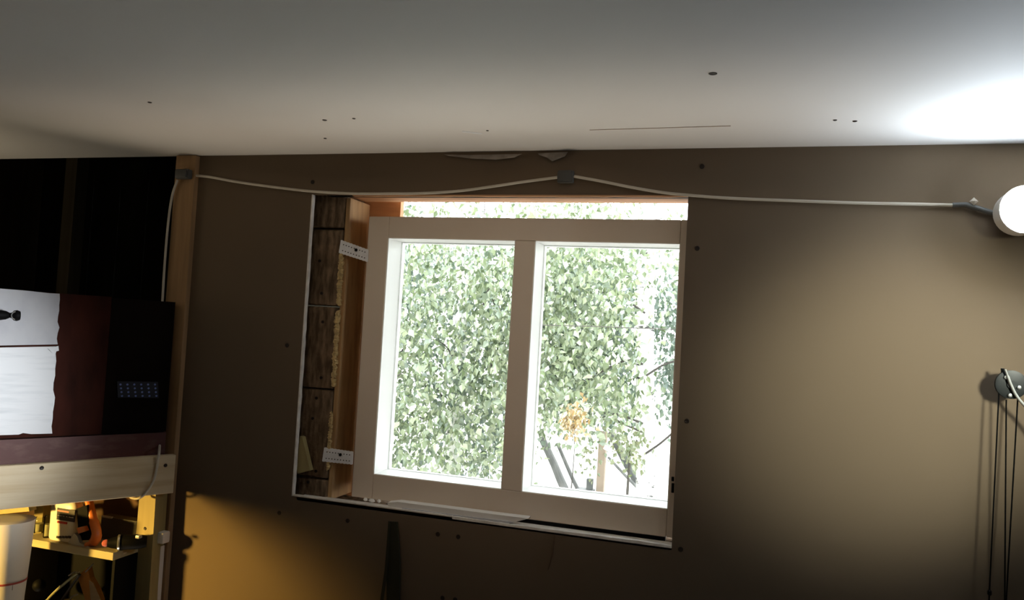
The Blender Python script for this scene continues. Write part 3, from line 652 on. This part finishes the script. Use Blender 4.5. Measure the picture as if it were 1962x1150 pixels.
leaves('foliage', 15000, (420, 425, 1000, 920), (4.2, 6.4), M['leaf'], t, .075)
leaves('foliage', 9000, (420, 430, 980, 900), (5.6, 7.6), M['leaf2'], t, .09)
branches(t, 14, (700, 450, 980, 850), (4.6, 6.2))
t = thing('birch_tree', 'birch with a thick white trunk seen through the right pane', 'tree', (at(1235, 900, 5.6).x, 5.6, G), 'trees outside the window')
trunk(t, [(at(1238, 1000, 5.6).x, 5.6, G), at(1236, 800, 5.6), at(1236, 640, 5.6), at(1240, 500, 5.6), at(1255, 380, 5.6), at(1270, 200, 5.6)], (.10, .075), M['bark'])
leaves('foliage', 8000, (1000, 380, 1205, 790), (4.2, 6.6), M['leaf'], t, .072)
leaves('foliage', 4500, (1000, 500, 1210, 780), (5.8, 7.4), M['leaf2'], t, .09)
leaves('foliage', 2600, (1262, 540, 1430, 790), (5.9, 7.2), M['leaf2'], t, .08)
leaves('foliage', 700, (1200, 390, 1440, 560), (5.0, 7.0), M['leaf'], t, .06)
for P in (((1150, 790), (1190, 796), (1232, 812)), ((1120, 810), (1160, 800), (1235, 830)), ((1236, 600), (1190, 570), (1150, 560)), ((1236, 700), (1200, 690), (1120, 730)), ((1238, 720), (1270, 700), (1300, 690)), ((1236, 870), (1265, 850), (1300, 820))):
    bm = new(); tube(bm, smooth_path([at(x, y, 5.45) for x, y in P], 4), .012, 6); obj('branch', bm, M['twig'], t)
for lb, px_, y_, reg in (('green birch standing off to the right of the white trunk', 1700, 6.4, (1460, 380, 2150, 840)), ('green birch standing off to the left of the leafy one', 120, 6.4, (-300, 380, 410, 900))):
    t = thing('birch_tree', lb, 'tree', (at(px_, 900, y_).x, y_, G), 'trees outside the window')
    a = at(px_, 900, y_); trunk(t, [(a.x, y_, G), (a.x+.05, y_, 1.5), (a.x-.04, y_, 3.2), (a.x, y_, 5)], (.09, .04), M['bark'])
    leaves('foliage', 9000, reg, (4.6, 7.2), M['leaf'], t, .09)
t = thing('shrub', 'yellow green shrub below the birch branches in the right pane', 'shrub', (at(1200, 960, 5.0).x, 5.0, G))
leaves('foliage', 170, (1185, 830, 1222, 875), (4.8, 5.2), M['leafy'], t, .06, .08)
leaves('foliage', 60, (1120, 850, 1145, 880), (4.8, 5.2), M['leafy'], t, .05, .07)
trunk(t, [(at(1200, 960, 5.0).x, 5.0, G), at(1205, 900, 5.0), at(1208, 850, 5.0)], (.015, .008), M['twig'], 'stem')
t = thing('autumn_branch', 'orange autumn leaf cluster low in the right pane', 'branch', (at(1095, 960, 4.9).x, 4.9, G))
leaves('foliage', 180, (1085, 795, 1112, 806), (3.8, 4.0), M['leafo'], t, .055, .05)
trunk(t, [(at(1090, 960, 4.9).x, 4.9, G), at(1100, 870, 4.9), at(1098, 800, 4.9)], (.006, .003), M['twig'], 'stem')
def pole(name, label, pa, pb, ya, yb, r, m, cat='pole', grp='leaning poles in the yard'):
    a, b = at(*pa, ya), at(*pb, yb); bm = new()
    d = (b-a).normalized(); pts = [a.lerp(b, i/4)+Vector((R.uniform(-.006, .006), 0, 0)) for i in range(5)]
    tube(bm, pts, [r, r*.97, r*.93, r*.9, r*.86], 9); return tag(obj(name, bm, M[m], smooth=True), label, cat, grp)
def gpx(px, py):            # point on the yard floor behind a pixel
    return atz(px, py, G)
for lb, pa, pb, r, m in (('thick dark pole leaning at the lower left of the right pane', (1085, 944), (1038, 838), .05, 'polegrey'),
                         ('thin dark pole just right of the thick leaning one', (1108, 940), (1068, 850), .025, 'polegrey'),
                         ('wide pale beam leaning beside the timber post', (1240, 955), (1168, 828), .055, 'polewhite'),
                         ('slim dark pole leaning across the pale beam', (1245, 960), (1165, 876), .018, 'polegrey'),
                         ('short grey pole near the birch trunk foot', (1256, 958), (1246, 890), .022, 'polegrey')):
    g = gpx(*pa); pole('leaning_pole', lb, pa, pb, g.y, g.y+.1, r, m)
g = gpx(1150, 945); a, b = g, at(1150, 826, g.y); bm = new(); box(bm, (g.x-.045, g.y-.045, G), (g.x+.045, g.y+.045, b.z), .008)
tag(obj('timber_post', bm, M['postpink']), 'pale timber post standing upright in the bright yard', 'post')
g = gpx(1128, 946); bm = new(); box(bm, (g.x-.16, g.y, G), (g.x+.04, g.y+.18, G+.03), .006); t = thing('yard_crate', 'grey low block at the foot of the timber post', 'block', (g.x, g.y, G)); obj('slab', bm, M['polegrey'], t)
bm = new(); box(bm, (g.x-.04, g.y+.03, G+.03), (g.x+.03, g.y+.1, G+.16), .004); obj('block', bm, M['polewhite'], t)
bm = new(); tube(bm, [at(1000, 622, 4.0), at(1150, 626, 4.0), at(1300, 632, 4.0), at(1600, 640, 4.0)], .004, 6)
tag(obj('washing_line', bm, M['twig']), 'thin dark wire stretched level in front of the birch trunk', 'wire')
